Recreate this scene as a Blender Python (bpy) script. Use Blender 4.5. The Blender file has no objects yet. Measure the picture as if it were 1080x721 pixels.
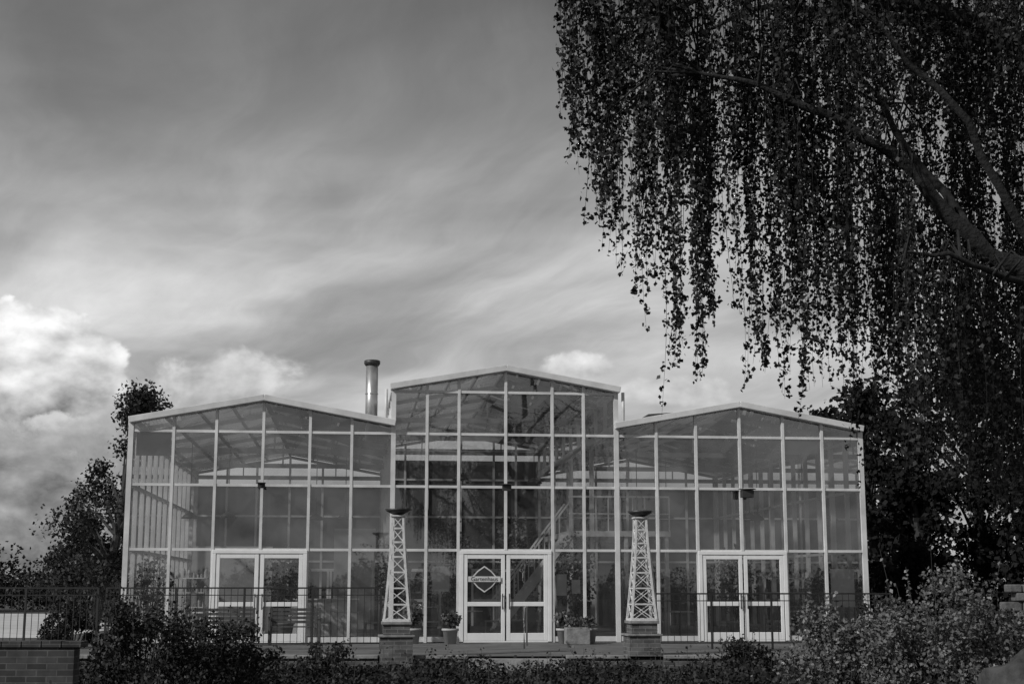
import bpy, math, random
import numpy as np
from mathutils import Vector, Matrix
random.seed(7); rng=np.random.default_rng(11)
S=bpy.context.scene
S.view_settings.view_transform='Standard'
try: S.view_settings.look='None'
except: pass
S.view_settings.exposure=0

# ------------------------------------------------------------ materials
def newmat(name):
    m=bpy.data.materials.new(name); m.use_nodes=True
    nt=m.node_tree
    b=nt.nodes.get('Principled BSDF')
    return m,nt,b
def g(v): return (v,v,v,1)
def mat_noise(name,v0,v1,scale=5,rough=.7,metal=0,bump=0,detail=6,bscale=None):
    m,nt,b=newmat(name)
    tc=nt.nodes.new('ShaderNodeTexCoord')
    n=nt.nodes.new('ShaderNodeTexNoise'); n.inputs['Scale'].default_value=scale; n.inputs['Detail'].default_value=detail
    n.inputs['Roughness'].default_value=.65
    nt.links.new(tc.outputs['Object'],n.inputs['Vector'])
    r=nt.nodes.new('ShaderNodeValToRGB'); r.color_ramp.elements[0].position=.3; r.color_ramp.elements[1].position=.7
    r.color_ramp.elements[0].color=g(v0); r.color_ramp.elements[1].color=g(v1)
    nt.links.new(n.outputs['Fac'],r.inputs['Fac']); nt.links.new(r.outputs['Color'],b.inputs['Base Color'])
    b.inputs['Roughness'].default_value=rough; b.inputs['Metallic'].default_value=metal
    if bump:
        n2=nt.nodes.new('ShaderNodeTexNoise'); n2.inputs['Scale'].default_value=bscale or scale*4; n2.inputs['Detail'].default_value=5
        nt.links.new(tc.outputs['Object'],n2.inputs['Vector'])
        bp=nt.nodes.new('ShaderNodeBump'); bp.inputs['Strength'].default_value=bump; bp.inputs['Distance'].default_value=.03
        nt.links.new(n2.outputs['Fac'],bp.inputs['Height']); nt.links.new(bp.outputs['Normal'],b.inputs['Normal'])
    return m
def mat_leaf(name,v0,v1,rough=.55,trans=.25,clump=1.2,spec=.2):
    m,nt,b=newmat(name)
    geo=nt.nodes.new('ShaderNodeNewGeometry')
    tc=nt.nodes.new('ShaderNodeTexCoord')
    n=nt.nodes.new('ShaderNodeTexNoise'); n.inputs['Scale'].default_value=clump; n.inputs['Detail'].default_value=2
    nt.links.new(tc.outputs['Object'],n.inputs['Vector'])
    ad=nt.nodes.new('ShaderNodeMath'); ad.operation='MULTIPLY_ADD'; ad.inputs[1].default_value=.6
    nt.links.new(geo.outputs['Random Per Island'],ad.inputs[0])
    s=nt.nodes.new('ShaderNodeMath'); s.operation='MULTIPLY_ADD'; s.inputs[1].default_value=1.2; s.inputs[2].default_value=-.35
    nt.links.new(n.outputs['Fac'],s.inputs[0]); nt.links.new(s.outputs[0],ad.inputs[2])
    r=nt.nodes.new('ShaderNodeValToRGB'); r.color_ramp.elements[0].color=g(v0); r.color_ramp.elements[1].color=g(v1)
    nt.links.new(ad.outputs[0],r.inputs['Fac']); nt.links.new(r.outputs['Color'],b.inputs['Base Color'])
    b.inputs['Roughness'].default_value=rough
    b.inputs['Specular IOR Level'].default_value=spec
    if trans<=0: return m
    t=nt.nodes.new('ShaderNodeBsdfTranslucent'); nt.links.new(r.outputs['Color'],t.inputs['Color'])
    mx=nt.nodes.new('ShaderNodeMixShader'); mx.inputs[0].default_value=trans
    nt.links.new(b.outputs[0],mx.inputs[1]); nt.links.new(t.outputs[0],mx.inputs[2])
    nt.links.new(mx.outputs[0],nt.nodes['Material Output'].inputs[0])
    return m
def mat_glass(name,tint=.75,k=2.0,diff=0.0,dirt=.04):
    m,nt,b=newmat(name); nt.nodes.remove(b)
    tr=nt.nodes.new('ShaderNodeBsdfTransparent'); tr.inputs[0].default_value=g(tint)
    gl=nt.nodes.new('ShaderNodeBsdfGlossy'); gl.inputs['Roughness'].default_value=.015; gl.inputs[0].default_value=g(.95)
    fr=nt.nodes.new('ShaderNodeFresnel'); fr.inputs[0].default_value=1.55
    mu=nt.nodes.new('ShaderNodeMath'); mu.operation='MULTIPLY'; mu.use_clamp=True; mu.inputs[1].default_value=k
    nt.links.new(fr.outputs[0],mu.inputs[0])
    mx=nt.nodes.new('ShaderNodeMixShader'); nt.links.new(mu.outputs[0],mx.inputs[0])
    d=nt.nodes.new('ShaderNodeBsdfDiffuse'); d.inputs[0].default_value=g(.55)
    if diff>.15:
        tl=nt.nodes.new('ShaderNodeBsdfTranslucent'); tl.inputs[0].default_value=g(.6)
        dd=nt.nodes.new('ShaderNodeMixShader'); dd.inputs[0].default_value=.5
        nt.links.new(d.outputs[0],dd.inputs[1]); nt.links.new(tl.outputs[0],dd.inputs[2])
    else: dd=d
    m2=nt.nodes.new('ShaderNodeMixShader')
    tc=nt.nodes.new('ShaderNodeTexCoord'); mp=nt.nodes.new('ShaderNodeMapping'); mp.inputs['Scale'].default_value=(2.2,2.2,.5)
    n=nt.nodes.new('ShaderNodeTexNoise'); n.inputs['Scale'].default_value=1.6; n.inputs['Detail'].default_value=5
    nt.links.new(tc.outputs['Object'],mp.inputs[0]); nt.links.new(mp.outputs[0],n.inputs['Vector'])
    a=nt.nodes.new('ShaderNodeMath'); a.operation='MULTIPLY_ADD'; a.use_clamp=True; a.inputs[1].default_value=dirt*2; a.inputs[2].default_value=diff-dirt*.5
    nt.links.new(n.outputs['Fac'],a.inputs[0]); nt.links.new(a.outputs[0],m2.inputs[0])
    nt.links.new(tr.outputs[0],m2.inputs[1]); nt.links.new(dd.outputs[0],m2.inputs[2])
    nt.links.new(m2.outputs[0],mx.inputs[1]); nt.links.new(gl.outputs[0],mx.inputs[2])
    nt.links.new(mx.outputs[0],nt.nodes['Material Output'].inputs[0])
    return m
def mat_brick(name,v1,v2,mortar):
    m,nt,b=newmat(name)
    tc=nt.nodes.new('ShaderNodeTexCoord'); sp=nt.nodes.new('ShaderNodeSeparateXYZ'); nt.links.new(tc.outputs['Object'],sp.inputs[0])
    ad=nt.nodes.new('ShaderNodeMath'); nt.links.new(sp.outputs[0],ad.inputs[0]); nt.links.new(sp.outputs[1],ad.inputs[1])
    cb=nt.nodes.new('ShaderNodeCombineXYZ'); nt.links.new(ad.outputs[0],cb.inputs[0]); nt.links.new(sp.outputs[2],cb.inputs[1])
    br=nt.nodes.new('ShaderNodeTexBrick'); nt.links.new(cb.outputs[0],br.inputs['Vector'])
    br.inputs['Color1'].default_value=g(v1); br.inputs['Color2'].default_value=g(v2); br.inputs['Mortar'].default_value=g(mortar)
    br.inputs['Scale'].default_value=1; br.inputs['Brick Width'].default_value=.25; br.inputs['Row Height'].default_value=.078
    br.inputs['Mortar Size'].default_value=.008; br.inputs['Bias'].default_value=-.1
    n=nt.nodes.new('ShaderNodeTexNoise'); n.inputs['Scale'].default_value=3; n.inputs['Detail'].default_value=8; n.inputs['Roughness'].default_value=.7; nt.links.new(tc.outputs['Object'],n.inputs['Vector'])
    r=nt.nodes.new('ShaderNodeMapRange'); nt.links.new(n.outputs['Fac'],r.inputs[0]); r.inputs[1].default_value=.35; r.inputs[2].default_value=.65; r.inputs[3].default_value=.35; r.inputs[4].default_value=1
    mm=nt.nodes.new('ShaderNodeMix'); mm.data_type='RGBA'; mm.blend_type='MULTIPLY'; mm.inputs[0].default_value=.9
    nt.links.new(br.outputs['Color'],mm.inputs[6]); nt.links.new(r.outputs[0],mm.inputs[7])
    nt.links.new(mm.outputs[2],b.inputs['Base Color']); b.inputs['Roughness'].default_value=.9
    bp=nt.nodes.new('ShaderNodeBump'); bp.invert=True; bp.inputs['Distance'].default_value=.01; nt.links.new(br.outputs['Fac'],bp.inputs['Height']); nt.links.new(bp.outputs[0],b.inputs['Normal'])
    return m
M_frame=mat_noise('painted_frame',.46,.70,1.4,.45,bump=.05)
M_roofbar=mat_noise('roof_bar',.16,.24,3,.5)
M_bright=mat_noise('white_steel',.7,.8,3,.5)
M_door=mat_noise('door_paint',.68,.80,3,.4)
M_glass=mat_glass('window_glass',.86,2.9,.015,.04)
M_sglass=mat_glass('side_glass',.72,1.6,.06,.05)
M_roofg=mat_glass('roof_glazing',.42,1.4,.30,.1)
M_metal=mat_noise('galvanised_metal',.45,.6,6,.35,.8)
M_dark=mat_noise('dark_metal',.02,.04,8,.5)
M_black=mat_noise('black_metal',.008,.015,8,.6)
M_floor=mat_noise('interior_floor',.05,.10,1.2,.6)
M_wall=mat_noise('interior_wall',.22,.40,.5,.8)
M_back=mat_noise('rear_panels',.035,.11,.35,.8)
M_brick=mat_brick('brick',.06,.13,.17)
M_brick2=mat_brick('brick_weathered',.03,.07,.10)
M_brick3=mat_brick('brick_plinth',.08,.17,.22)
M_cope=mat_noise('coping_stone',.12,.28,6,.85,bump=.3)
M_pave=mat_noise('paving',.06,.14,1.3,.85,bump=.2)
M_grass=mat_noise('ground_grass',.02,.06,.6,.95,bump=.6,bscale=14)
M_gravel=mat_noise('gravel',.35,.5,.5,.95,bump=.3)
M_wood=mat_noise('painted_timber',.45,.70,7,.6,bump=.15)
M_dwood=mat_noise('dark_timber',.04,.08,6,.7)
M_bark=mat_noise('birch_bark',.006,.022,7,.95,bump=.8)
M_bark2=mat_noise('bark',.02,.05,6,.9)
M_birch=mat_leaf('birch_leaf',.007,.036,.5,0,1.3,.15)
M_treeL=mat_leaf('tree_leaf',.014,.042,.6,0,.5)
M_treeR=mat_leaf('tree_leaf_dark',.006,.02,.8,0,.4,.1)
M_indoor=mat_leaf('indoor_leaf',.05,.14,.4,0,1.2,.4)
M_bushL=mat_leaf('bush_leaf',.008,.05,.5,.1,2.0)
M_bushR=mat_leaf('rhododendron_leaf',.025,.20,.4,.1,2.2,.3)
M_per=mat_leaf('perennial_leaf',.015,.10,.5,0,1.5)
M_cover=mat_leaf('groundcover_leaf',.004,.034,.6,0,.8)
M_stone=mat_noise('field_stone',.06,.16,5,.9,bump=.5)
M_rock=mat_noise('mossy_rock',.015,.08,4,.95,bump=.8)
M_terra=mat_noise('terracotta',.3,.4,5,.8)

# ------------------------------------------------------------ mesh helpers
class P:
    def __init__(s): s.v=[]; s.f=[]
    def poly(s,pts):
        n=len(s.v); s.v+= [tuple(p) for p in pts]; s.f.append(tuple(range(n,n+len(pts))))
    def box(s,x0,x1,y0,y1,z0,z1):
        n=len(s.v)
        s.v+=[(x0,y0,z0),(x1,y0,z0),(x1,y1,z0),(x0,y1,z0),(x0,y0,z1),(x1,y0,z1),(x1,y1,z1),(x0,y1,z1)]
        s.f+=[tuple(n+i for i in q) for q in ((0,3,2,1),(4,5,6,7),(0,1,5,4),(1,2,6,5),(2,3,7,6),(3,0,4,7))]
    def bar(s,p0,p1,w,h,up=(0,0,1)):
        p0=Vector(p0);p1=Vector(p1);d=(p1-p0).normalized();up=Vector(up)
        if abs(d.dot(up))>.98: up=Vector((0,1,0))
        a=d.cross(up).normalized();b=a.cross(d).normalized()
        n=len(s.v)
        for p in (p0,p1):
            for i,j in ((-1,-1),(1,-1),(1,1),(-1,1)):
                s.v.append(tuple(p+a*(i*w/2)+b*(j*h/2)))
        s.f+=[tuple(n+i for i in q) for q in ((0,1,2,3),(7,6,5,4),(0,4,5,1),(1,5,6,2),(2,6,7,3),(3,7,4,0))]
    def tube(s,pts,rad,n=8,cap=True):
        pts=[Vector(p) for p in pts]; base=len(s.v); L=len(pts)
        for i,p in enumerate(pts):
            d=(pts[min(i+1,L-1)]-pts[max(i-1,0)]).normalized()
            up=Vector((0,1,0)) if abs(d.z)>.5 else Vector((0,0,1))
            a=d.cross(up).normalized();b=a.cross(d)
            r=rad[i] if hasattr(rad,'__len__') else rad
            for k in range(n):
                t=2*math.pi*k/n; s.v.append(tuple(p+a*(r*math.cos(t))+b*(r*math.sin(t))))
        for i in range(L-1):
            for k in range(n):
                k2=(k+1)%n
                s.f.append((base+i*n+k,base+i*n+k2,base+(i+1)*n+k2,base+(i+1)*n+k))
        if cap:
            s.f.append(tuple(base+k for k in range(n))[::-1]); s.f.append(tuple(base+(L-1)*n+k for k in range(n)))
    def build(s,name,mat,parent=None,smooth=False,bevel=0,loc=None):
        me=bpy.data.meshes.new(name); me.from_pydata(s.v,[],s.f); me.materials.append(mat); me.update()
        if smooth:
            for p in me.polygons: p.use_smooth=True
        o=bpy.data.objects.new(name,me); S.collection.objects.link(o)
        if parent: o.parent=parent
        if loc: o.location=loc
        if bevel:
            b=o.modifiers.new('b','BEVEL'); b.width=bevel; b.segments=2
        return o
def empty(name,loc=(0,0,0),rz=0):
    e=bpy.data.objects.new(name,None); e.location=loc; e.rotation_euler=(0,0,rz); e.empty_display_size=.3
    S.collection.objects.link(e); return e
def leaf_mesh(name,C,size,mat,parent=None,down=0.0,aspect=.7,flat=0.0):
    """one mesh with many small diamond leaves"""
    C=np.asarray(C,float); n=len(C)
    d=rng.normal(size=(n,3)); d[:,2]-=down*2; d[:,2]*=(1-flat); d/=np.linalg.norm(d,axis=1)[:,None]+1e-9
    r=rng.normal(size=(n,3)); a=np.cross(d,r); a/=np.linalg.norm(a,axis=1)[:,None]+1e-9
    L=(np.asarray(size)*rng.uniform(.65,1.3,n))[:,None]
    w=L*aspect
    nn=np.cross(d,a)
    v=np.stack([C-d*L*.5, C+a*w*.5-d*L*.08+nn*L*.08, C+d*L*.5, C-a*w*.5-d*L*.08+nn*L*.08],axis=1).reshape(-1,3)
    me=bpy.data.meshes.new(name)
    me.vertices.add(4*n); me.vertices.foreach_set('co',v.ravel())
    me.loops.add(4*n); me.loops.foreach_set('vertex_index',np.arange(4*n,dtype=np.int32))
    me.polygons.add(n); me.polygons.foreach_set('loop_start',np.arange(0,4*n,4,dtype=np.int32))
    try: me.polygons.foreach_set('loop_total',np.full(n,4,dtype=np.int32))
    except Exception: pass
    me.materials.append(mat); me.update(calc_edges=True); me.validate()
    o=bpy.data.objects.new(name,me); S.collection.objects.link(o)
    if parent: o.parent=parent
    return o

# ------------------------------------------------------------ camera
cam=bpy.data.cameras.new('camera'); co=bpy.data.objects.new('camera',cam); S.collection.objects.link(co)
cam.sensor_width=36; cam.lens=50; cam.clip_end=8000; cam.clip_start=.1
co.location=(0,0,1.375); co.rotation_euler=(math.radians(90+9.83),0,0); S.camera=co

# ------------------------------------------------------------ world
W=bpy.data.worlds.new('World'); S.world=W; W.use_nodes=True; nt=W.node_tree
for n in list(nt.nodes): nt.nodes.remove(n)
out=nt.nodes.new('ShaderNodeOutputWorld'); bg=nt.nodes.new('ShaderNodeBackground'); nt.links.new(bg.outputs[0],out.inputs[0]); bg.inputs[1].default_value=.1
def MA(op,a,b=None,c=None,clamp=False):
    n=nt.nodes.new('ShaderNodeMath'); n.operation=op; n.use_clamp=clamp
    for i,x in enumerate((a,b,c)):
        if x is None: continue
        if isinstance(x,(int,float)): n.inputs[i].default_value=x
        else: nt.links.new(x,n.inputs[i])
    return n.outputs[0]
def COMB(x,y,z=0):
    n=nt.nodes.new('ShaderNodeCombineXYZ')
    for i,q in enumerate((x,y,z)):
        if isinstance(q,(int,float)): n.inputs[i].default_value=q
        else: nt.links.new(q,n.inputs[i])
    return n.outputs[0]
def NOISE(v,scale,detail=7,rough=.55,dist=0):
    n=nt.nodes.new('ShaderNodeTexNoise'); n.inputs['Scale'].default_value=scale; n.inputs['Detail'].default_value=detail
    n.inputs['Roughness'].default_value=rough; n.inputs['Distortion'].default_value=dist; nt.links.new(v,n.inputs['Vector']); return n.outputs['Fac']
def MR(v,a,b,c,d,smooth=True):
    n=nt.nodes.new('ShaderNodeMapRange'); n.interpolation_type='SMOOTHSTEP' if smooth else 'LINEAR'
    nt.links.new(v,n.inputs[0])
    for i,q in enumerate((a,b,c,d)): n.inputs[i+1].default_value=q
    return n.outputs[0]
def MIX(f,a,b):
    n=nt.nodes.new('ShaderNodeMix'); n.data_type='FLOAT'
    for i,q in ((0,f),(2,a),(3,b)):
        if isinstance(q,(int,float)): n.inputs[i].default_value=q
        else: nt.links.new(q,n.inputs[i])
    return n.outputs[0]
SUN=Vector((-.70,-.55,.62)).normalized()
sky=nt.nodes.new('ShaderNodeTexSky'); sky.sky_type='NISHITA'; sky.sun_disc=False
sky.sun_elevation=math.asin(SUN.z); sky.sun_rotation=math.atan2(SUN.x,SUN.y)
bw=nt.nodes.new('ShaderNodeRGBToBW'); nt.links.new(sky.outputs[0],bw.inputs[0])
tc=nt.nodes.new('ShaderNodeTexCoord'); sp=nt.nodes.new('ShaderNodeSeparateXYZ'); nt.links.new(tc.outputs['Generated'],sp.inputs[0])
X,Y,Z=sp.outputs
az=MA('MULTIPLY',MA('ARCTAN2',X,Y),57.2958); el=MA('MULTIPLY',MA('ARCSINE',Z),57.2958)
rp=nt.nodes.new('ShaderNodeValToRGB'); cr=rp.color_ramp; cr.interpolation='B_SPLINE'
nt.links.new(MA('DIVIDE',el,60.0,clamp=True),rp.inputs[0])
st=[(0,.36),(.08,.46),(.15,.54),(.22,.50),(.30,.32),(.40,.16),(.6,.18),(1,.40)]
cr.elements[0].position=st[0][0]; cr.elements[0].color=g(st[0][1]); cr.elements[1].position=1; cr.elements[1].color=g(st[-1][1])
for p,v in st[1:-1]:
    e=cr.elements.new(p); e.color=g(v)
base=rp.outputs[0]
zz=MA('ADD',MA('MAXIMUM',Z,0),.16)
px=MA('DIVIDE',X,zz); py=MA('DIVIDE',Y,zz)
ca,sa=math.cos(math.radians(28)),math.sin(math.radians(28))
rx=MA('ADD',MA('MULTIPLY',px,ca),MA('MULTIPLY',py,sa)); ry=MA('SUBTRACT',MA('MULTIPLY',py,ca),MA('MULTIPLY',px,sa))
wn=NOISE(COMB(px,py,3.3),1.1,3)
w1=NOISE(COMB(MA('ADD',MA('MULTIPLY',rx,2.0),MA('MULTIPLY',wn,1.5)),MA('ADD',MA('MULTIPLY',ry,.75),wn),1.7),1.0,7,.52,.1)
w2=NOISE(COMB(px,MA('MULTIPLY',py,1.3),8.1),1.4,6,.5,.3)
w3=NOISE(COMB(MA('ADD',MA('MULTIPLY',rx,6.0),MA('MULTIPLY',wn,3.0)),MA('MULTIPLY',ry,1.6),5.0),1.0,8,.62,.1)
m1=MR(w1,.32,.70,.72,1.30); m2=MR(w2,.3,.7,.78,1.20); m3=MR(w3,.35,.75,.93,1.13)
val=MA('MULTIPLY',MA('MULTIPLY',MA('MULTIPLY',base,m1),m2),m3)
val=MA('ADD',MA('MULTIPLY',val,9.0),MA('MULTIPLY',MA('MINIMUM',bw.outputs[0],8.0),.09))
cv=COMB(MA('MULTIPLY',az,1.0),MA('MULTIPLY',el,1.35),0)
cn=NOISE(cv,.42,9,.58,.15)
s1=NOISE(cv,.42,6,.52,.1)
cv2=COMB(MA('ADD',az,.5),MA('MULTIPLY',MA('SUBTRACT',el,.55),1.35),0)
s2=NOISE(cv2,.42,6,.52,.1)
rel=MA('SUBTRACT',s1,s2)
def puff(a0,e0,ra,re,amp=1.7,soft=.35):
    q=MA('ADD',MA('POWER',MA('ABSOLUTE',MA('DIVIDE',MA('SUBTRACT',az,a0),ra)),2.0),MA('POWER',MA('ABSOLUTE',MA('DIVIDE',MA('SUBTRACT',el,e0),re)),2.0))
    s=MA('ADD',MA('SUBTRACT',1.0,q),MA('MULTIPLY',MA('SUBTRACT',cn,.5),amp*2))
    return MR(s,0,soft,0,1)
def cloud(val,mask,b0,k,op):
    br=MA('MULTIPLY',MA('MAXIMUM',MA('ADD',MA('MULTIPLY',rel,k),b0),.12),10.0)
    return MIX(MA('MULTIPLY',mask,op),val,br)
val=cloud(val,puff(-20,3.0,8.0,5.0,1.6,.9),MR(el,1,8,.20,.32),1.0,.85)
val=cloud(val,puff(-11.3,8.0,3.4,1.6,1.5,.8),MR(el,6,9.5,.42,.68),1.1,.85)
val=cloud(val,puff(-18.7,8.5,3.5,2.4,1.0,.22),MR(el,6.0,9.0,.28,.80),1.5,.97)
val=cloud(val,puff(2.8,8.8,1.8,.7,1.3,.5),.66,1.2,.9)
val=cloud(val,puff(6.5,7.8,2.6,.7,1.3,.6),.56,1.2,.65)
ring=MA('MULTIPLY',MR(NOISE(COMB(X,Y,MA('MULTIPLY',Z,2.5)),3.0,8,.55),.52,.62,0,1),MR(el,14,9,0,1))
behind=MR(Y,.6,.2,0,1)
val=cloud(val,MA('MULTIPLY',ring,behind),.42,1.0,.8)
val=MIX(MR(Z,-.02,0,1,0),val,1.2)
nt.links.new(COMB(val,val,val),bg.inputs[0])

sl=bpy.data.lights.new('sun','SUN'); sl.energy=3.1; sl.angle=math.radians(2); sl.color=(1,.995,.985)
so=bpy.data.objects.new('sun',sl); S.collection.objects.link(so); so.rotation_euler=SUN.to_track_quat('Z','Y').to_euler(); so.location=(-20,-10,30)

# ------------------------------------------------------------ ground
def axis(lo,hi,fine0,fine1,step):
    a=list(np.arange(fine0,fine1+1e-6,step)); s=step; x=fine1
    while x<hi: s*=1.4; x+=s; a.append(x)
    s=step; x=fine0; b=[]
    while x>lo: s*=1.4; x-=s; b.append(x)
    return b[::-1]+a
xs=axis(-2500,2500,-14,14,.5); ys=axis(-2500,3500,10,34,.4)
def gz(x,y):
    t=min(1,max(0,(y-29.5)/.35)); z=-.52*(1-t)
    if y<29: z+=.06*math.sin(x*1.1+y)*math.sin(y*.9-x*.3)
    return z
v=[(x,y,gz(x,y)) for y in ys for x in xs]; nx=len(xs)
f=[(j*nx+i,j*nx+i+1,(j+1)*nx+i+1,(j+1)*nx+i) for j in range(len(ys)-1) for i in range(nx-1)]
p=P(); p.v=v; p.f=f; p.build('ground',M_grass,smooth=True)
p=P(); p.poly([(-14,29.86,.012),(11.5,29.86,.012),(11.5,38.6,.012),(-14,36.0,.012)]); p.build('terrace_paving',M_pave)
p=P(); p.poly([(-90,41,.010),(-13.2,41,.010),(-15,80,.010),(-90,84,.010)]); p.build('gravel_yard',M_gravel)

# ------------------------------------------------------------ glasshouse
ROT=math.radians(6.3)
B=empty('glasshouse_building',(-.17,37.5,0),ROT)
WB=[0,1.08,2.16,3.36,4.56,5.64,6.72]
secs=[('left',[-2.96-6.72+w for w in WB],5.63,6.24,-6.32),('mid',[-2.96,-2.08,-1.24,0,1.24,2.08,2.96],6.60,7.12,0),('right',[2.96+w for w in WB],5.63,6.24,6.32)]
D=16.0
def rz(sec,u):
    _,m,e,pk,uc=sec; hw=(m[-1]-m[0])/2
    return pk-(pk-e)*abs(u-uc)/hw
rowsW=[.16,2.36,4.0,5.38]; rowsM=[.16,2.36,4.0,5.38,6.50]
frame=P(); glass=P(); rbar=P(); rglass=P(); sglass=P(); fascia=P(); backp=P()
def jit(): return random.uniform(-.008,.008)
for sec in secs:
    nm,m,e,pk,uc=sec; rows=rowsM if nm=='mid' else rowsW
    for i,u in enumerate(m):
        if nm!='mid' and ((nm=='left' and i==6) or (nm=='right' and i==0)): continue
        edge=i in (0,6); w=.13 if edge and nm!='mid' else (.12 if edge else .072)
        z0=2.36 if abs(u-uc)<.01 else 0.0
        frame.box(u-w/2,u+w/2,-.07,.07,z0,rz(sec,u)-.06)
    for r in rows[1:]+[.16]:
        a,b=m[0],m[-1]
        if r==.16:
            for (c,d) in ((m[0],uc-1.22),(uc+1.22,m[-1])): frame.box(c,d,-.055,.055,.03,.16)
            continue
        frame.box(a,b,-.052,.052,r-.033,r+.033)
    hw=(m[-1]-m[0])/2; ov=.10 if nm=='mid' else .05
    for sgn in (-1,1):
        s=(pk-e)/hw
        p0=(uc,-.08,pk+.02); p1=(uc+sgn*(hw+ov),-.08,e-s*ov+.02)
        fascia.bar(p0,p1,.34,.16)
    for i in range(6):
        u0,u1=m[i],m[i+1]; isdoor=(i in (2,3))
        lv=rows[:]
        for k in range(len(lv)):
            za=lv[k]
            if isdoor and k==0: continue
            if k+1<len(lv): zb0=zb1=lv[k+1]
            else: zb0=rz(sec,u0)-.05; zb1=rz(sec,u1)-.05
            glass.poly([(u0,jit(),za),(u1,jit(),za),(u1,jit(),zb1),(u0,jit(),zb0)])
    for sgn in (-1,1):
        ue=uc+sgn*hw
        rglass.poly([(uc,.12,pk),(ue,.12,e),(ue,D,e),(uc,D,pk)])
        n=4
        for k in range(0,n+1):
            u=uc+sgn*hw*k/n; z=rz(sec,u)
            rbar.bar((u,.14,z-.03),(u,D,z-.03),.05,.09)
        for vv in np.arange(2.6,D,2.6):
            rbar.bar((uc,vv,pk-.10),(ue,vv,e-.10),.06,.10)
    for vv in np.arange(5.2,D,5.2):
        rbar.bar((m[0],vv,e-.25),(m[-1],vv,e-.25),.09,.14)
        rbar.bar((uc,vv,e-.25),(uc,vv,pk-.1),.05,.05)
        for sg in (-1,1): rbar.bar((uc+sg*hw*.5,vv,e-.25),(uc+sg*hw*.5,vv,(pk+e)/2-.12),.04,.04)
    for i,u in enumerate(m):
        frame.box(u-.04,u+.04,D-.09,D-.01,0,rz(sec,u)-.06)
    for r in rows[1:]: frame.box(m[0],m[-1],D-.07,D-.02,r-.035,r+.035)
    backp.poly([(m[0],D,0),(m[-1],D,0),(m[-1],D,e-.5),(m[0],D,e-.5)])
    sglass.poly([(m[0],D,e-.5),(m[-1],D,e-.5),(m[-1],D,e-.05),(uc,D,pk-.05),(m[0],D,e-.05)])
for u,sg in ((-9.68,-1),(9.68,1)):
    for vv in np.arange(1.2,D,1.2): frame.box(u-.06,u+.06,vv-.04,vv+.04,0,5.55)
    for r in (.16,2.36,4.0,5.38): frame.box(u-.045,u+.045,.08,D-.08,r-.035,r+.035)
    sglass.poly([(u,.07,.1),(u,D,.1),(u,D,5.55),(u,.07,5.55)])
    frame.box(u-.1,u+.1,.1,D,5.55,5.68)
for u in (-2.96,2.96):
    frame.box(u-.06,u+.06,.08,D,5.5,5.70)
    frame.box(u-.08,u+.08,.1,D,6.48,6.59)
    for vv in np.arange(1.6,D,1.6): frame.box(u-.05,u+.05,vv-.03,vv+.03,5.70,6.48)
    sglass.poly([(u,.07,5.70),(u,D,5.70),(u,D,6.48),(u,.07,6.48)])
    for vv in np.arange(4.0,D,4.0): frame.box(u-.06,u+.06,vv-.06,vv+.06,0,5.5)
frame.build('facade_frame',M_frame,B); glass.build('facade_glass',M_glass,B); rbar.build('roof_structure',M_roofbar,B)
rglass.build('roof_glazing',M_roofg,B); sglass.build('side_glass',M_sglass,B); fascia.build('gable_fascia',M_frame,B,bevel=.012)
backp.build('rear_wall',M_back,B)
p=P()
for u in (-3.16,3.16): p.tube([(u,-.02,6.55),(u,-.02,5.60)],.045,8)
p.build('downpipes',M_frame,B,True)
p=P(); p.box(-9.6,9.6,.1,D-.05,-.05,.03); p.build('floor',M_floor,B)
p=P()
p.box(-9.0,-6.5,9.0,9.12,.03,2.7); p.box(-4.6,-3.2,12,12.1,.03,3.4)
p.build('interior_partitions',M_wall,B)
p=P()
for u in (-8.2,-5.2,-4.4,-1.8,0.9,1.9,4.6,7.4):
    vv=D-.12
    for a in (u-.45,u+.45): p.box(a-.04,a+.04,vv-.04,vv,.03,2.1)
    p.box(u-.41,u+.41,vv-.035,vv-.005,2.0,2.1); p.box(u-.41,u+.41,vv-.035,vv-.005,.9,1.0)
p.build('rear_doors',M_door,B)
p=P(); q2=P()
for (u,vv,z) in ((-8.4,2.5,3.4),(-7.5,4,3.5),(-5,3,3.4),(-4.2,6,3.6),(-1,2.5,4.5),(1.2,3.5,4.5),(4.1,3,3.5),(5.4,5,3.6),(7.4,3,3.5),(8.5,6,3.6),(.2,2,3.3),(-1.9,4,3.6)):
    p.tube([(u,vv,z+.02),(u,vv,5.3)],.012,5)
    p.tube([(u,vv,z-.14),(u,vv,z-.05),(u,vv,z+.04)],[.24,.17,.03],14)
p.build('pendant_lamps',M_black,B,True)
p=P(); gv=3.6
p.box(2.2,5.2,gv,gv+5,2.86,3.02)
for u in (2.3,3.9,5.1): p.box(u-.05,u+.05,gv+.05,gv+.15,.03,2.86)
for u in np.arange(2.3,5.2,.36): p.box(u-.015,u+.015,gv+.02,gv+.05,3.02,3.98)
p.box(2.22,5.18,gv,gv+.07,3.98,4.03); p.box(2.22,5.18,gv+.024,gv+.046,3.5,3.53)
p.build('gallery',M_bright,B)
p=P()
for k in range(14): p.box(.1+k*.15,.1+k*.15+.17,gv+.1,gv+1.0,.2+k*.195,.24+k*.195)
for w in (gv+.05,gv+1.05):
    p.bar((.1,w,.12),(2.25,w,2.9),.05,.2); p.bar((.1,w,1.05),(2.25,w,3.85),.04,.05)
    for k in range(0,14,2): p.bar((.15+k*.15,w,.25+k*.195),(.15+k*.15,w,1.15+k*.195),.03,.03)
p.build('staircase',M_bright,B)
p=P()
SH=((-9.2,-7.9,3.5),(3.5,4.7,2.2),(7.8,9.2,3.2),(-2.7,-1.5,3.2))
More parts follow.
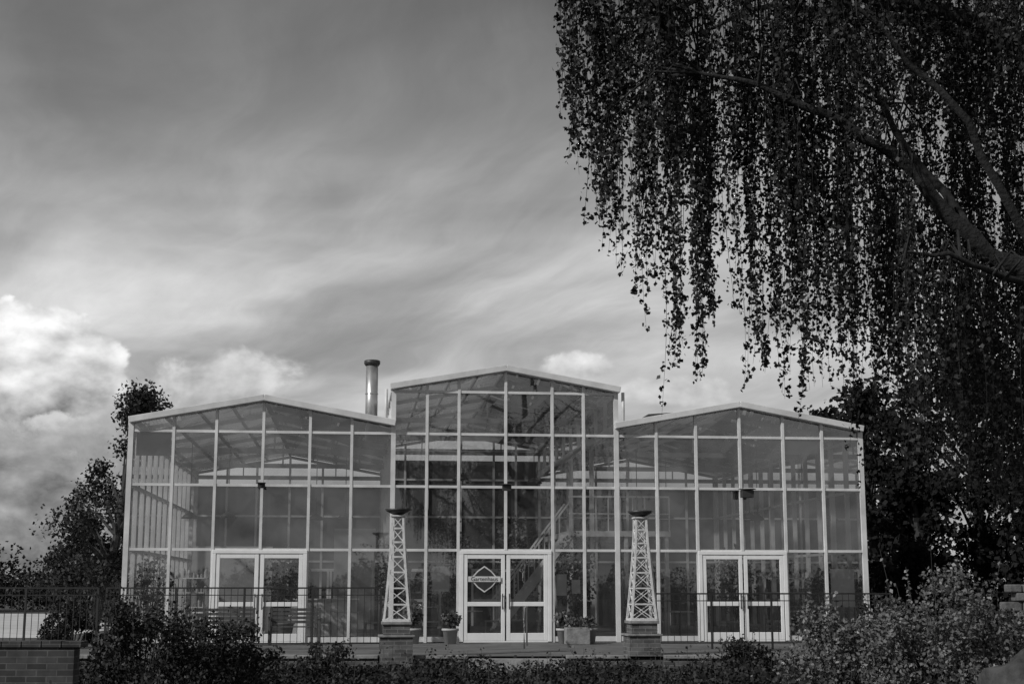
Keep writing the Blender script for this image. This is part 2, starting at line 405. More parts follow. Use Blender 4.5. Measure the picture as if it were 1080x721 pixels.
for (u0,u1,vv) in SH:
    for z in (.45,.85,1.25,1.65): p.box(u0+.03,u1-.03,vv,vv+.35,z,z+.03)
    for a in (u0,u1): p.box(a-.025,a+.025,vv-.01,vv+.36,.03,1.85)
p.box(-5.8,-3.8,5.2,5.8,.03,1.05); p.box(-5.85,-3.75,5.15,5.85,1.05,1.09)
p.build('shelving',M_bright,B)
p=P()
for (u0,u1,vv) in SH:
    for z in (.48,.88,1.28,1.68):
        x=u0+.08
        while x<u1-.15:
            w=random.uniform(.05,.14); hh=random.uniform(.08,.26)
            if random.random()<.8: p.tube([(x+w/2,vv+.15,z+.002),(x+w/2,vv+.15,z+hh*.7),(x+w/2,vv+.15,z+hh)],[w*.45,w*.45,w*.2],8)
            x+=w+.03
p.build('shelf_goods',M_terra,B)
p=P()
for (u0,u1,z0,z1) in ((1.35,1.62,1.2,1.75),(1.75,1.98,1.25,1.6),(-1.9,-1.45,1.3,1.95),(8.75,9.4,.9,1.9)):
    p.box(u0,u1,.085,.09,z0,z1)
p.build('posters',M_door,B)
p=P(); p.box(-9.55,-8.68,.10,.115,4.75,5.34); p.box(7.6,8.6,.10,.115,4.95,5.34)
p.build('roller_blinds',M_wall,B)
def doors(uc,sign):
    d=P(); gl=P(); H=2.26
    for s in (-1,1): d.box(uc+s*1.15-.05,uc+s*1.15+.05,-.10,.06,.03,H)
    d.box(uc-1.20,uc+1.20,-.104,.056,H,H+.09)
    d.box(uc-1.10,uc+1.10,-.09,.05,.012,.05)
    for s in (-1,1):
        a=uc+s*.02; b=uc+s*1.095
        lo,hi=min(a,b),max(a,b)
        d.box(lo,lo+.10,-.085,-.02,.055,H-.01); d.box(hi-.10,hi,-.085,-.02,.055,H-.01)
        d.box(lo+.10,hi-.10,-.083,-.022,H-.12,H-.01); d.box(lo+.10,hi-.10,-.083,-.022,.055,.25); d.box(lo+.10,hi-.10,-.083,-.022,.93,1.04)
        gl.poly([(lo+.1,-.05,.25),(hi-.1,-.052,.25),(hi-.1,-.05,.93),(lo+.1,-.05,.93)])
        gl.poly([(lo+.1,-.05,1.04),(hi-.1,-.05,1.04),(hi-.1,-.053,H-.12),(lo+.1,-.05,H-.12)])
    h=P()
    for s in (-1,1): h.bar((uc+s*.09,-.13,.85),(uc+s*.09,-.13,1.25),.025,.025); h.bar((uc+s*.09,-.13,.9),(uc+s*.09,-.08,.9),.02,.02); h.bar((uc+s*.09,-.13,1.2),(uc+s*.09,-.08,1.2),.02,.02)
    d.build('double_door',M_door,B,bevel=.008); gl.build('door_glass',M_glass,B); h.build('door_handles',M_dark,B)
for uc in (-6.32,0,6.32): doors(uc,1)
def flood(u,z,s=1):
    p=P(); p.box(u-.05*s,u+.05*s,-.20,-.06,z-.03,z+.03); p.bar((u,-.2,z),(u,-.34,z-.05*s),.06,.06)
    p.box(u-.16*s,u+.16*s,-.46*s,-.26,z-.15*s,z+.05*s); p.bar((u-.18*s,-.3,z+.07*s),(u+.18*s,-.5*s,z+.07*s),.3*s,.02)
    p.build('floodlight',M_dark,B,bevel=.01)
flood(-6.32,4.0,.6); flood(0,4.0,.75); flood(6.40,3.9,1.0)
p=P()
for (u,vv,z) in ((-6.9,3.0,6.28),(-5.3,4.0,6.22),(-1.3,3,7.06),(1.2,3.0,7.06),(4.9,3.5,6.18),(7.6,4,6.23)):
    p.bar((u-.45,vv,z+.14),(u+.45,vv,z+.21),1.2,.05); p.bar((u,vv,z-.1),(u,vv,z+.15),.04,.04)
p.build('roof_vents',M_dark,B,bevel=.01)
p=P(); cu,cv_=-3.52,2.2
p.tube([(cu,cv_,5.4),(cu,cv_,7.50)],.17,24); o=p.build('flue_pipe',M_metal,B,True)
p=P(); p.tube([(cu,cv_,7.50),(cu,cv_,7.54),(cu,cv_,7.56),(cu,cv_,7.64),(cu,cv_,7.66)],[.18,.21,.225,.225,.19],24); p.build('flue_cap',M_dark,B,True)
p=P()
for z in (5.9,6.7): p.tube([(cu,cv_,z),(cu,cv_,z+.03)],.18,24)
p.build('flue_bands',M_metal,B,True)

# door sign
sg=empty('cafe_sign',(-.17,37.5,0),ROT)
p=P(); U=-.56; Zc=1.62; vv=-.105
def diam(p,w,h,v0,v1):
    a=[(U-w,Zc),(U-w*.5,Zc-h*.62),(U,Zc-h),(U+w*.5,Zc-h*.62),(U+w,Zc),(U+w*.5,Zc+h*.62),(U,Zc+h),(U-w*.5,Zc+h*.62)]
    n=len(p.v); p.v+=[(x,v0,z) for x,z in a]+[(x,v1,z) for x,z in a]; q=8
    p.f+=[tuple(n+i for i in range(q)),tuple(n+q+i for i in range(q))[::-1]]+[(n+i,n+q+i,n+q+(i+1)%q,n+(i+1)%q) for i in range(q)]
diam(p,.37,.34,vv,vv+.01); p.build('badge_border',M_frame,sg)
p=P(); diam(p,.33,.30,vv-.006,vv-.002); p.build('badge_field',M_dark,sg)
p=P(); p.box(U-.42,U+.42,vv-.018,vv-.009,Zc-.07,Zc+.07); p.build('banner',M_frame,sg)
tx=bpy.data.curves.new('sign_text','FONT'); tx.body='Gartenhaus'; tx.size=.15; tx.align_x='CENTER'; tx.extrude=.002
to=bpy.data.objects.new('lettering',tx); S.collection.objects.link(to); to.parent=sg; to.location=(U,vv-.022,Zc-.045); to.rotation_euler=(math.pi/2,0,0); tx.materials.append(M_black)

# ------------------------------------------------------------ lattice towers on brick plinths
def tower(loc,rz_=0):
    T=empty('lattice_tower',loc,rz_)
    zb=.72-loc[2]
    p=P(); p.box(-.33,.33,-.33,.33,0,zb-.28); p.box(-.27,.27,-.27,.27,zb-.28,zb-.06); p.build('brick_plinth',M_brick3,T)
    p=P(); p.box(-.31,.31,-.31,.31,zb-.06,zb); p.box(-.37,.37,-.37,.37,zb-.31,zb-.27); p.build('plinth_slab',M_cope,T,bevel=.01)
    L=2.12; N=7
    def hw(t): return .105+ .155*(1-t)**1.35
    p=P(); zs=[zb+L*(1-(1-i/N)**1.12) for i in range(N+1)]
    ring=[]
    for i,z in enumerate(zs):
        h=hw((z-zb)/L); ring.append([Vector((sx*h,sy*h,z)) for sx,sy in ((-1,-1),(1,-1),(1,1),(-1,1))])
    for i in range(N):
        for k in range(4):
            a,b=ring[i][k],ring[i+1][k]; p.bar(a,b,.042,.042)
            k2=(k+1)%4
            p.bar(ring[i][k],ring[i+1][k2],.022,.012); p.bar(ring[i][k2],ring[i+1][k],.022,.016)
            p.bar(ring[i+1][k],ring[i+1][k2],.026,.03)
    for k in range(4): p.bar(ring[0][k]+Vector((0,0,.02)),ring[0][(k+1)%4]+Vector((0,0,.02)),.05,.05)
    zt=zb+L; p.box(-.15,.15,-.15,.15,zt,zt+.03)
    p.build('lattice',M_wood,T)
    p=P(); p.tube([(0,0,zt+.03),(0,0,zt+.05),(0,0,zt+.11),(0,0,zt+.155),(0,0,zt+.16),(0,0,zt+.12)],[.05,.12,.24,.27,.25,.2],20)
    p.build('fire_bowl',M_dark,T,True)
    p=P(); p.tube([(.12,-.1,zt-.3),(.2,-.14,zt-.9),(.31,-.2,zb)],.012,6); p.build('cable',M_wood,T,True)
tower((-2.36,29.6,-.52),.10); tower((2.72,30.4,-.52),.12)

# ------------------------------------------------------------ walls / fence
W1=empty('terrace_wall'); p=P()
for a,b in ((-14,-2.72),(-2.0,-.9),(1.1,2.36),(3.1,9.5)): p.box(a,b,29.55,29.82,-.6,-.02)
p.build('brickwork',M_brick,W1)
p=P()
for a,b in ((-14,-2.72),(-2.0,-.9),(1.1,2.36),(3.1,9.5)):
    x=a
    while x<b-.05:
        e=min(b,x+.6); p.box(x+.004,e-.004,29.50,29.86,-.02,.045+random.uniform(-.006,.006)); x=e
p.build('coping',M_cope,W1,bevel=.008)
p=P()
for k in range(3): p.box(-.88,1.08,28.75+.28*k,29.05+.28*k+(.5 if k==2 else 0),-.55,-.37+.17*k)
p.build('stone_steps',M_cope,bevel=.01)
W2=empty('brick_wall'); p=P(); p.box(-14,-5.42,18.0,18.24,-.6,.66); p.build('brickwork',M_brick2,W2)
p=P(); x=-14
while x<-5.5: p.box(x,x+.24,17.97,18.27,.66,.735+random.uniform(-.006,.006)); x+=.248
p.build('coping',M_brick2,W2,bevel=.008)
def railing(x0,x1,y0,y1,h=1.38,zb=.012):
    p=P(); n=max(1,round(abs(x1-x0)/1.6)); P0=Vector((x0,y0,zb)); P1=Vector((x1,y1,zb))
    for i in range(n+1):
        q=P0.lerp(P1,i/n); p.bar(q,q+Vector((0,0,h)),.045,.045)
    p.bar(P0+Vector((0,0,h)),P1+Vector((0,0,h)),.045,.035); p.bar(P0+Vector((0,0,.14)),P1+Vector((0,0,.14)),.03,.03)
    p.bar(P0+Vector((0,0,h-.16)),P1+Vector((0,0,h-.16)),.02,.02)
    m=int((P1-P0).length/.15)
    for i in range(m):
        q=P0.lerp(P1,(i+.5)/m); p.bar(q+Vector((0,0,.15)),q+Vector((0,0,h-.02)),.012,.012)
    p.build('metal_railing',M_black)
railing(-15.8,-9.4,32.4,32.8); railing(-9.2,-3.0,32.8,33.1); railing(3.2,8.8,33.3,33.6,1.25)
p=P()
p.tube([(.28,33.4,.02),(.28,33.4,.95),(.36,35.2,.95),(.36,35.2,.02)],.022,8)
p.build('entrance_handrail',M_metal,smooth=True)

# ------------------------------------------------------------ terrace furniture / pots
def bench(loc,rz_):
    E=empty('garden_bench',loc,rz_); p=P()
    for s in (-.6,.6):
        p.box(s-.03,s+.03,-.25,-.19,0,.64); p.box(s-.03,s+.03,.2,.26,0,.9); p.box(s-.03,s+.03,-.25,.2,.6,.65)
        p.box(s-.025,s+.025,-.19,.2,.38,.43)
    p.build('frame',M_dwood,E)
    p=P()
    for k in range(4): p.box(-.57,.57,-.22+k*.105,-.13+k*.105,.43,.455)
    for k in range(4): p.box(-.57,.57,.205,.225,.52+k*.1,.59+k*.1)
    p.build('slats',M_dwood,E)
bench((-5.35,35.7,.012),.1); bench((-6.9,35.2,.012),.1)
def chair(loc,rz_,mat=None):
    E=empty('cafe_chair',loc,rz_); p=P()
    for sx in (-.2,.2):
        for sy in (-.2,.2): p.bar((sx,sy,0),(sx*.9,sy*.9,.44),.03,.03)
        p.bar((sx*.9,.18,.44),(sx*.9,.24,.9),.03,.03)
    p.box(-.21,.21,-.2,.2,.43,.47)
    for k in range(3): p.bar((-.18,.2+.015*k,.56+.13*k),(.18,.2+.015*k,.56+.13*k),.02,.07)
    p.build('chair_frame',mat or M_wood,E)
def table(loc):
    E=empty('cafe_table',loc); p=P(); p.tube([(0,0,.71),(0,0,.74)],.38,24); p.build('table_top',M_bright,E)
    p=P(); p.tube([(0,0,.02),(0,0,.71)],.03,8); p.tube([(0,0,0),(0,0,.03)],[.24,.2],16); p.build('table_base',M_dark,E)
for (x,y) in ((-8.1,38.4),(-4.4,38.8),(4.6,39.8),(7.9,40.2),(-1.2,40.5)):
    table((x,y,.03)); chair((x-.65,y,.03),math.pi/2); chair((x+.65,y+.1,.03),-math.pi/2)
def pot_plant(name,loc,h,r,n,ls,mat=M_bushR,pr=.2,ph=.38):
    E=empty(name,loc); p=P(); p.tube([(0,0,0),(0,0,ph*.85),(0,0,ph*.86),(0,0,ph),(0,0,ph-.03)],[pr*.72,pr*.95,pr*1.08,pr*1.08,pr*.9],18); p.build('pot',M_terra,E,True)
    p=P()
    for k in range(7):
        t=k*.9; p.tube([(0,0,ph-.05),(r*.3*math.cos(t),r*.3*math.sin(t),ph+h*.4),(r*.6*math.cos(t),r*.6*math.sin(t),ph+h*.8)],[.015,.01,.005],5)
    p.build('stems',M_bark2,E)
    d=rng.normal(size=(n,3)); d/=np.linalg.norm(d,axis=1)[:,None]; d*=rng.uniform(.35,1,n)[:,None]
    c=d*np.array([r,r,h/2])+np.array([0,0,ph+h/2]); leaf_mesh('leaves',c,ls,mat,E)
pot_plant('potted_plant',(-1.55,36.4,.012),.45,.27,260,.11)
pot_plant('potted_plant',(1.32,36.5,.012),.45,.27,260,.11)
pot_plant('potted_plant',(1.95,36.7,.012),.3,.2,160,.09)
pot_plant('potted_plant',(-2.5,36.6,.012),.7,.25,260,.12)
for (x,y,h,r) in ((-9.6,38.4,1.9,.6),(-6.4,41,2.2,.7),(-3.2,39,2.2,.5),(1.8,40.5,2.6,.6),(3.6,39.6,1.6,.4),(6.5,42,2.3,.7),(8.6,40.0,1.5,.5),(-1.9,42.5,3.2,.8),(.2,44.5,3.4,.9)):
    pot_plant('indoor_plant',(x,y,.03),h,r,700,.12,M_indoor,.24,.42)
E=empty('planter_box',(1.62,36.1,.012),.1); p=P(); p.box(-.3,.3,-.2,.2,0,.42); p.build('box',M_cope,E,bevel=.015)
c=rng.uniform(-1,1,(240,3))*np.array([.28,.2,.14])+np.array([0,0,.5]); leaf_mesh('leaves',c,.09,M_bushR,E)

# ------------------------------------------------------------ trees
def bg_tree(name,loc,H,R,n,ls,mat,trunk=.25,low=.25,nb=26,lean=(0,0),shape=1.0):
    E=empty(name,loc); p=P()
    tp=[Vector((lean[0]*t+.15*math.sin(5*t),lean[1]*t,H*.92*t)) for t in np.linspace(0,1,8)]
    p.tube(tp,[trunk*(1-t)+.03 for t in np.linspace(0,1,8)],8)
    cl=[]
    for k in range(nb):
        t=random.uniform(low,1.0); zc=H*t
        rr=R*(math.sin(math.pi*min(1,(t-low)/(1-low)*.8+.2))**.7)*shape*random.uniform(.35,1.0)
        if t>.85: rr*=.6
        an=random.uniform(0,2*math.pi); b=tp[min(7,int(t*7*.85))]
        c=Vector((lean[0]*t+rr*math.cos(an),lean[1]*t+rr*math.sin(an),zc))
        p.tube([b,(b+c)/2+Vector((0,0,.15)),c],[.07,.045,.02],5,False)
        cl.append((c,R*random.uniform(.22,.42)))
    p.build('trunk_and_limbs',M_bark2,E)
    cs=[]
    for c,r in cl:
        m=n//nb; d=rng.normal(size=(m,3)); d/=np.linalg.norm(d,axis=1)[:,None]; d*=(rng.uniform(0,1,m)**.45)[:,None]*r*rng.uniform(.6,1.35,m)[:,None]
        d[:,2]*=.8; cs.append(d+np.array(c))
    cs=np.concatenate(cs); cs=cs[cs[:,2]>.3]
    leaf_mesh('foliage',cs,ls,mat,E)
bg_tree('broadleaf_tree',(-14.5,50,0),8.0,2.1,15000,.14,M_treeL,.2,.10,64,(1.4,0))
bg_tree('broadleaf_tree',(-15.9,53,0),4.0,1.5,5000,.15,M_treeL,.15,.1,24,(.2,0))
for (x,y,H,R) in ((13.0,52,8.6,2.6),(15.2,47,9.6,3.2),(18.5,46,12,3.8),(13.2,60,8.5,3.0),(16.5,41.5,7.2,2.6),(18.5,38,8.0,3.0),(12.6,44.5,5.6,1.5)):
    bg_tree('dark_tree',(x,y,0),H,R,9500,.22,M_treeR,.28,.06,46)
def tree_mass(name,pts,n,ls,mat):
    cs=[]
    for (x,y,rx_,h) in pts:
        m=int(n); d=rng.normal(size=(m,3)); d/=np.linalg.norm(d,axis=1)[:,None]; d*=(rng.uniform(0,1,m)**.4)[:,None]*(1+.25*np.sin(d[:,:1]*7+x)+.2*np.cos(d[:,2:]*9+y))
        cs.append(d*np.array([rx_,rx_*.7,h*.52])+np.array([x,y,h*.48]))
    cs=np.concatenate(cs); cs=cs[cs[:,2]>0]; return leaf_mesh(name,cs,ls,mat)
pts=[(x+random.uniform(-1.5,1.5),90+random.uniform(-4,6),random.uniform(2.0,3.2),random.uniform(2.2,3.8)) for x in np.arange(-62,-16,2.6)]
tree_mass('reflection_treeline',pts,1500,.24,M_treeL)
pts=[(x+random.uniform(-2,2),-58+random.uniform(-4,4),random.uniform(3.0,5),random.uniform(2.5,5)) for x in np.arange(-60,70,4)]  # unseen tree line behind camera, added so the lower panes reflect dark
tree_mass('reflection_treeline',pts,1500,.26,M_treeR)
pts=[(x,140+random.uniform(-6,6),6,random.uniform(4,6.0)) for x in np.arange(-160,160,6)]
tree_mass('reflection_treeline',pts,1100,.42,M_treeR)
bg_tree('dark_tree',(13.5,-24,0),13,3.6,12000,.2,M_treeR,.3,.12,46)

# ------------------------------------------------------------ weeping birch
BI=empty('weeping_birch',(0,0,0))
p=P()
trunk=[(6.9,12.9,-.55),(6.75,12.8,1.5),(6.5,12.7,3.0),(6.35,12.6,5),(6.5,12.6,8),(6.3,12.7,11),(6.2,12.7,13.5)]
p.tube(trunk,[.30,.26,.24,.2,.15,.09,.03],14)
L1=[(6.45,12.65,2.9),(5.5,12.3,3.35),(4.5,12.0,3.95),(3.95,11.9,4.35),(3.45,11.8,4.9),(2.8,11.7,5.35),(2.1,11.6,5.6),(1.5,11.6,5.75)]
limbs=[
 (L1,[.15,.12,.095,.075,.06,.042,.028,.012]),
 ([(3.95,11.9,4.35),(3.75,12.3,5.0),(3.4,12.6,5.8),(3.1,12.7,6.6)],[.045,.038,.028,.012]),
 ([(4.9,12.15,3.7),(4.3,11.9,4.5),(3.9,11.7,5.3),(3.2,11.6,6.1),(2.6,11.5,6.5)],[.05,.042,.035,.025,.01]),
 ([(4.5,12.0,3.95),(4.1,11.6,3.9),(3.6,11.4,4.1),(3.1,11.3,4.0)],[.04,.03,.02,.008]),
 ([(6.35,12.6,4.8),(5.3,12.4,6.0),(4.2,12.3,6.5),(3.1,12.2,6.75),(2.0,12.1,6.7),(1.2,12.0,6.35)],[.13,.10,.08,.06,.035,.012]),
 ([(6.4,12.6,6.0),(5.0,12.4,7.3),(3.4,12.2,8.0),(2.0,12.1,8.2),(.9,12.0,7.9),(.35,12.0,7.4)],[.12,.09,.07,.05,.03,.012]),
 ([(6.5,12.6,7.5),(5.2,13.2,9.0),(3.6,13.6,9.6),(1.8,13.4,9.2),(.8,13.2,8.6)],[.1,.08,.06,.035,.01]),
 ([(6.4,12.6,5.2),(5.6,13.6,6.6),(4.2,14.4,7.4),(2.8,14.6,7.6),(1.9,14.4,7.2)],[.1,.08,.06,.035,.01]),
 ([(6.5,12.6,6.0),(7.6,12.6,7.3),(9.2,12.9,8.2),(10.6,13,8.1)],[.1,.08,.05,.02]),
 ([(6.4,12.6,7.0),(6.8,11.2,8.4),(6.9,9.8,9.0),(6.8,8.6,8.6)],[.1,.08,.05,.02]),
 ([(6.4,12.6,7.0),(7.0,14.2,8.4),(7.4,15.8,9.0),(7.6,17,8.6)],[.1,.08,.05,.02]),
]
for l,r in limbs:
    q=[];rr=[]
    for i in range(len(l)-1):
        for t in (0,.33,.66):
            a=Vector(l[i]).lerp(Vector(l[i+1]),t)
            if q: a+=Vector((random.uniform(-.04,.04),random.uniform(-.04,.04),random.uniform(-.05,.05)))
            q.append(a); rr.append(r[i]*(1-t)+r[i+1]*t)
    q.append(Vector(l[-1])); rr.append(r[-1]); p.tube(q,rr,8)
allp=[]; l1p=[]
for li,(l,r) in enumerate(limbs):
    for i in range(len(l)-1):
        for t in np.linspace(0,1,6)[:-1]:
            q=Vector(l[i]).lerp(Vector(l[i+1]),t); allp.append(q)
            if li in (0,3): l1p.append(q)
envX=[.2,.36,.48,.65,.81,.93,1.05,1.21,1.38,1.49,1.60,1.75,1.9,2.1,2.26,2.5,2.66,2.87,2.98,3.15,3.39,3.7,4.35,6,8,11]
envZ=[6.0,5.6,5.2,4.7,4.2,3.60,3.95,3.6,3.2,2.60,3.05,3.6,3.5,3.0,2.8,2.60,3.0,2.9,2.3,1.9,1.8,1.6,1.3,1.2,1.6,3.2]
leaves=[]
def strand(a,zend,drift,dens=1.0):
    a=Vector(a); L=a.z-zend
    if L<.15: return
    n=max(4,int(L/.22)); pts=[]; ph=random.uniform(0,6); ph2=random.uniform(0,6); am=random.uniform(.02,.07)
    for i in range(n+1):
        t=i/n
        pts.append(Vector((a.x+drift[0]*math.sqrt(t)+am*math.sin(ph+t*L*2.3)*t,a.y+drift[1]*math.sqrt(t)+am*math.cos(ph2+t*L*1.7)*t,a.z-L*t)))
    p.tube(pts,[.0042*(1-.7*i/n) for i in range(n+1)],3,False)
    t=random.uniform(0,.08)
    while t<1:
        k=t*n; i=min(n-1,int(k)); q=pts[i].lerp(pts[i+1],k-i)
        cnt=random.choice((1,2,3,4,5,6)); s=random.uniform(.012,.034)*(1.15-.5*t)
        ox=random.gauss(0,.018); oy=random.gauss(0,.018)
        for _ in range(cnt):
            leaves.append((q.x+ox+random.gauss(0,s),q.y+oy+random.gauss(0,s),q.z+random.gauss(-.02,s*1.5)))
        t+=random.uniform(.03,.13)/L/dens
def bunch(x,y,ztop,zb,ns,spread,pool=None,dens=1.0,full=.45):
    a=Vector((x,y,ztop)); near=min(pool or allp,key=lambda q:(q-a).length+ (0 if q.z>ztop-.2 else .5))
    mid=(near+a)/2+Vector((0,0,.18)); p.tube([near,mid,a],[.016,.010,.005],5,False)
    for k in range(ns):
        an=random.uniform(0,6.28); r=spread*math.sqrt(random.random())
        t0=random.random(); st_=near.lerp(a,t0*.6+.4) if random.random()<.4 else a
        z0=st_.z if random.random()<full else st_.z-random.uniform(0,.55)*(st_.z-zb)
        ze=zb+random.uniform(0,1)**1.6*(z0-zb)*.7
        strand((st_.x+random.uniform(-.07,.07),st_.y+random.uniform(-.07,.07),z0),ze,(r*math.cos(an),r*math.sin(an)),dens)
cols=[(.50,.08),(.78,.08),(.95,.05),(1.20,.08),(1.47,.06),(1.74,.07),(2.08,.08),(2.30,.06),(2.55,.08),(2.86,.08)]
for (cx,sd) in cols:
    nb=10 if cx>1 else 8
    for k in range(nb):
        low=k<4
        x=random.gauss(cx,sd*(.6 if low else 1.1)); y=random.gauss(12.0,.3); ze=float(np.interp(x,envX,envZ))
        zt=random.uniform(max(ze+.9,5.3),7.4); zb=ze+(random.uniform(0,.35) if low else random.uniform(.4,2.6))
        if zb>zt-.4: zb=zt-.7
        bunch(x,y,zt,zb,random.randint(3,6),random.uniform(.03,.10) if low else random.uniform(.05,.18),dens=1.15)
for k in range(58):
    x=random.uniform(.5,3.2); ze=max(5.3-.2*x,float(np.interp(x,envX,envZ))+.3); zt=random.uniform(6.0,8.0); zb=random.uniform(ze,zt-.5)
    bunch(x,random.gauss(12.3,.6),zt,zb,random.randint(3,6),random.uniform(.1,.3))
for k in range(46):
    q=random.choice([w for w in l1p if w.x<4.8]); x=q.x+random.gauss(0,.1); ze=float(np.interp(x,envX,envZ))
    zb=ze+random.uniform(0,1.0); zb=min(zb,q.z-.5)
    bunch(x,q.y+random.gauss(.25,.3),q.z+random.uniform(-.1,.15),zb,random.randint(3,6),random.uniform(.05,.18),l1p)
for k in range(70):
    x=random.uniform(2.9,5.0); zt=random.uniform(6.4,8.2); lim=4.6+ (4.0-x)*.8 if x<4.6 else 4.2
    zb=max(lim+random.uniform(.5,1.6),4.9)
    if zb>zt-.4: zb=zt-.6
    bunch(x,random.gauss(12.5,.9),zt,zb,random.randint(4,7),random.uniform(.1,.3))
for k in range(58):
    x=random.uniform(3.6,5.4); zb=float(np.interp(x,envX,envZ))+random.uniform(0,2.4); zt=random.uniform(5.5,7.6)
    bunch(x,random.uniform(13.2,15),zt,min(zb,zt-.8),random.randint(3,6),.25)
for k in range(66):
    x=random.uniform(5.0,10.6); y=random.uniform(9.5,16.5)
    zt=random.uniform(6,9.5); zb=float(np.interp(x,envX,envZ))+random.uniform(0,3); bunch(x,y,zt,min(zb,zt-.6),random.randint(4,6),.35,dens=.65)
for q in allp:
    if q.z<5.9: continue
    for _ in range(50): leaves.append((q.x+random.gauss(0,.28),q.y+random.gauss(0,.35),q.z+random.gauss(-.05,.22)))
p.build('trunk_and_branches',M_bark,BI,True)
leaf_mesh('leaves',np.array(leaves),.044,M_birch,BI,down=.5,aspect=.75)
print('birch leaves',len(leaves))

# ------------------------------------------------------------ bushes
def bush(name,loc,rx_,ry_,h,n,ls,mat,nc=60,flat=0):
    E=empty(name,loc); p=P(); cs=[]
    for k in range(nc):
        an=random.uniform(0,2*math.pi); ph=math.acos(random.uniform(0,1)); rr=random.uniform(.55,1.0)
        c=Vector((rx_*math.sin(ph)*math.cos(an)*rr,ry_*math.sin(ph)*math.sin(an)*rr,h*math.cos(ph)*rr*.95+.08))
        p.tube([(c.x*.15,c.y*.15,-.1),(c.x*.6,c.y*.6,c.z*.6),tuple(c)],[.014,.010,.004],4,False)
        m=n//nc; r=min(rx_,h)*random.uniform(.14,.28); d=rng.normal(size=(m,3)); d/=np.linalg.norm(d,axis=1)[:,None]; d*=(rng.uniform(0,1,m)**.5)[:,None]*r
        cs.append(d+np.array(c))
    for k in range(14):
        an=random.uniform(0,6.28); x=rx_*.8*math.cos(an)*random.random(); y=ry_*.8*math.sin(an); z=h*random.uniform(.9,1.18)
        p.tube([(x*.6,y*.6,h*.4),(x,y,z)],[.006,.003],3,False)
        t=rng.uniform(.3,1,16)[:,None]; cs.append(np.array([[x*.6,y*.6,h*.4]])*(1-t)+np.array([[x,y,z]])*t+rng.normal(0,.035,(16,3)))
    p.build('stems',M_bark2,E); leaf_mesh('foliage',np.concatenate(cs),ls,mat,E,flat=flat)
bush('garden_shrub',(-5.55,21.8,-.5),1.3,.8,1.80,13000,.06,M_bushL,80)
bush('garden_shrub',(-4.5,22.6,-.5),1.0,.7,1.4,7500,.06,M_bushL,48)
bush('garden_shrub',(-3.3,25.5,-.5),1.0,.6,.9,5000,.06,M_bushL,36)
bush('rhododendron_bush',(6.55,22.4,-.5),1.35,.9,2.15,15000,.068,M_bushR,110)
bush('rhododendron_bush',(5.2,23.0,-.5),1.05,.7,1.65,8500,.068,M_bushR,60)
bush('rhododendron_bush',(7.8,23.3,-.5),.9,.7,1.7,6000,.07,M_bushR,50)
bush('garden_shrub',(4.2,26.5,-.5),.9,.5,.9,4500,.06,M_bushL,36)
bush('garden_shrub',(8.9,34.5,0),.8,.6,1.2,3500,.08,M_bushL,36)
bush('garden_shrub',(-10.3,34,0),.8,.6,1.1,3500,.08,M_bushL,36)
N=95000
x=rng.uniform(-12,12,N); y=rng.uniform(16.5,29.4,N)
h=.42+.16*np.sin(x*1.7+y*.8)*np.cos(y*1.1-x*.6)+.13*np.sin(x*4.1+1)*np.sin(y*3.3)+.07*np.sin(x*9+y*2)
h*=np.clip((29.6-y)/1.2,.25,1)
t=rng.uniform(0,1,N)**.35; z=-.5+h*t+(rng.random(N)<.02)*rng.uniform(0,.25,N)
leaf_mesh('groundcover_planting',np.stack([x,y,z],1),.075,M_cover,flat=.2)
c=[]
p=P()
for i in range(230):
    a=random.uniform(-11,11); b=random.uniform(19,29); hh=random.uniform(.5,.85)
    p.tube([(a,b,-.45),(a+random.uniform(-.08,.08),b,-.5+hh)],[.006,.003],3,False)
    for k in range(9): c.append((a+random.gauss(0,.06),b+random.gauss(0,.05),-.5+hh-random.uniform(0,.3)))
W5=empty('flowering_perennials'); p.build('stems',M_bark2,W5); leaf_mesh('leaves',np.array(c),.06,M_per,W5)

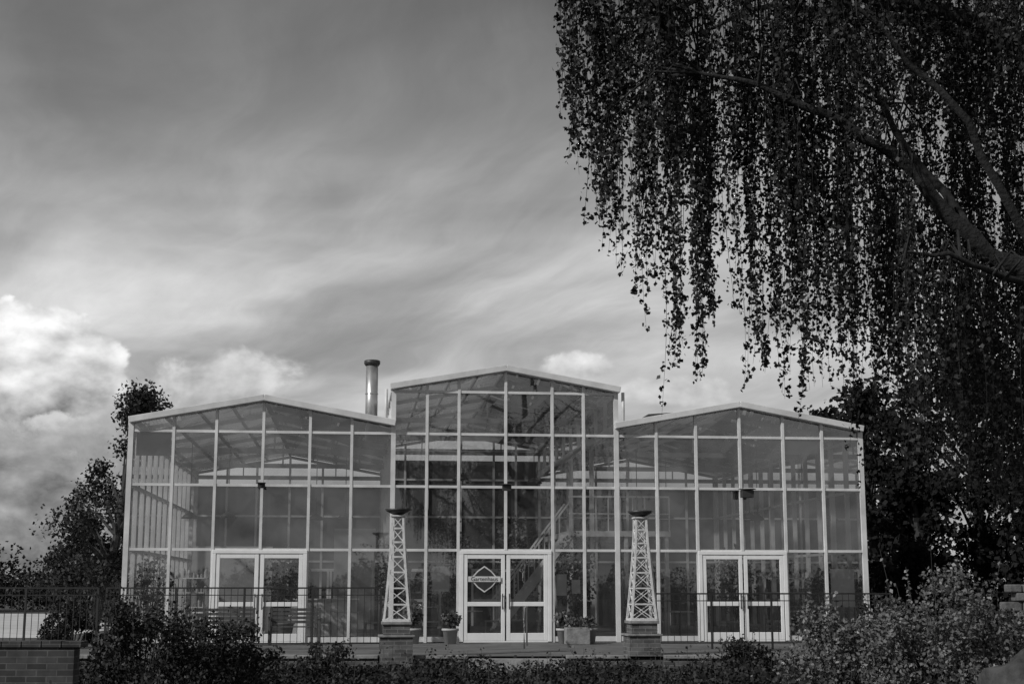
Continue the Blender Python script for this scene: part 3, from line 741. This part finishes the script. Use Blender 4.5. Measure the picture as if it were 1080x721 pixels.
def boulder(name,loc,r,seed):
    import bmesh
    bm=bmesh.new(); bmesh.ops.create_icosphere(bm,subdivisions=5,radius=1)
    from mathutils import noise
    for v_ in bm.verts:
        k=1+.28*noise.noise(v_.co*1.3+Vector((seed,0,0)))+.08*noise.noise(v_.co*4)+.03*noise.noise(v_.co*11); v_.co=Vector((v_.co.x*r[0],v_.co.y*r[1],v_.co.z*r[2]))*k
    me=bpy.data.meshes.new(name); bm.to_mesh(me); me.materials.append(M_rock)
    for q in me.polygons: q.use_smooth=True
    o=bpy.data.objects.new(name,me); o.location=loc; S.collection.objects.link(o)
boulder('boulder',(4.28,12.2,.42),(.34,.4,.42),3)
boulder('boulder',(4.3,12.0,-.2),(.6,.5,.45),9)
E=empty('stone_wall',(0,0,0)); p=P()
z=-.5
while z<1.40:
    hh=random.uniform(.12,.2); x=9.5+random.uniform(0,.3)
    while x<16:
        w=random.uniform(.18,.42); j=random.uniform(-.04,.04)
        p.box(x+.008,x+w-.008,28.0+j,28.35,z+.006,z+hh-.006+random.uniform(-.01,.005)); x+=w
    z+=hh
p.build('stones',M_stone,E,bevel=.025)
E=empty('wooden_shed',(-17.4,60,0),.1); p=P(); p.box(-.95,.95,-1,1,0,1.75); p.build('walls',M_dwood,E)
p=P()
for s in (-1,1): p.bar((0,0,2.42),(s*1.3,0,1.78),2.5,.07)
p.poly([(-.95,-1.0,1.75),(.95,-1.0,1.75),(0,-1.0,2.38)]); p.build('roof',M_dark,E)
p=P(); p.box(-.35,.35,-1.04,-1.005,.05,1.65); p.build('door',M_roofbar,E)
E=empty('distant_house',(-37,86,0),.2); p=P(); p.box(-5,5,-3,3,0,2.6); p.build('walls',M_wall,E)
p=P()
for s in (-1,1): p.poly([(-5.3,0,4.7),(5.3,0,4.7),(5.3,s*3.4,2.45),(-5.3,s*3.4,2.45)])
for s in (-1,1): p.poly([(s*5,-3,2.6),(s*5,3,2.6),(s*5,0,4.6)])
p.build('roof',M_dark,E)
p=P()
for k in (-3.5,-1.2,1.2,3.5): p.box(k-.5,k+.5,-3.04,-3.005,.9,2.0)
p.build('windows',M_black,E)
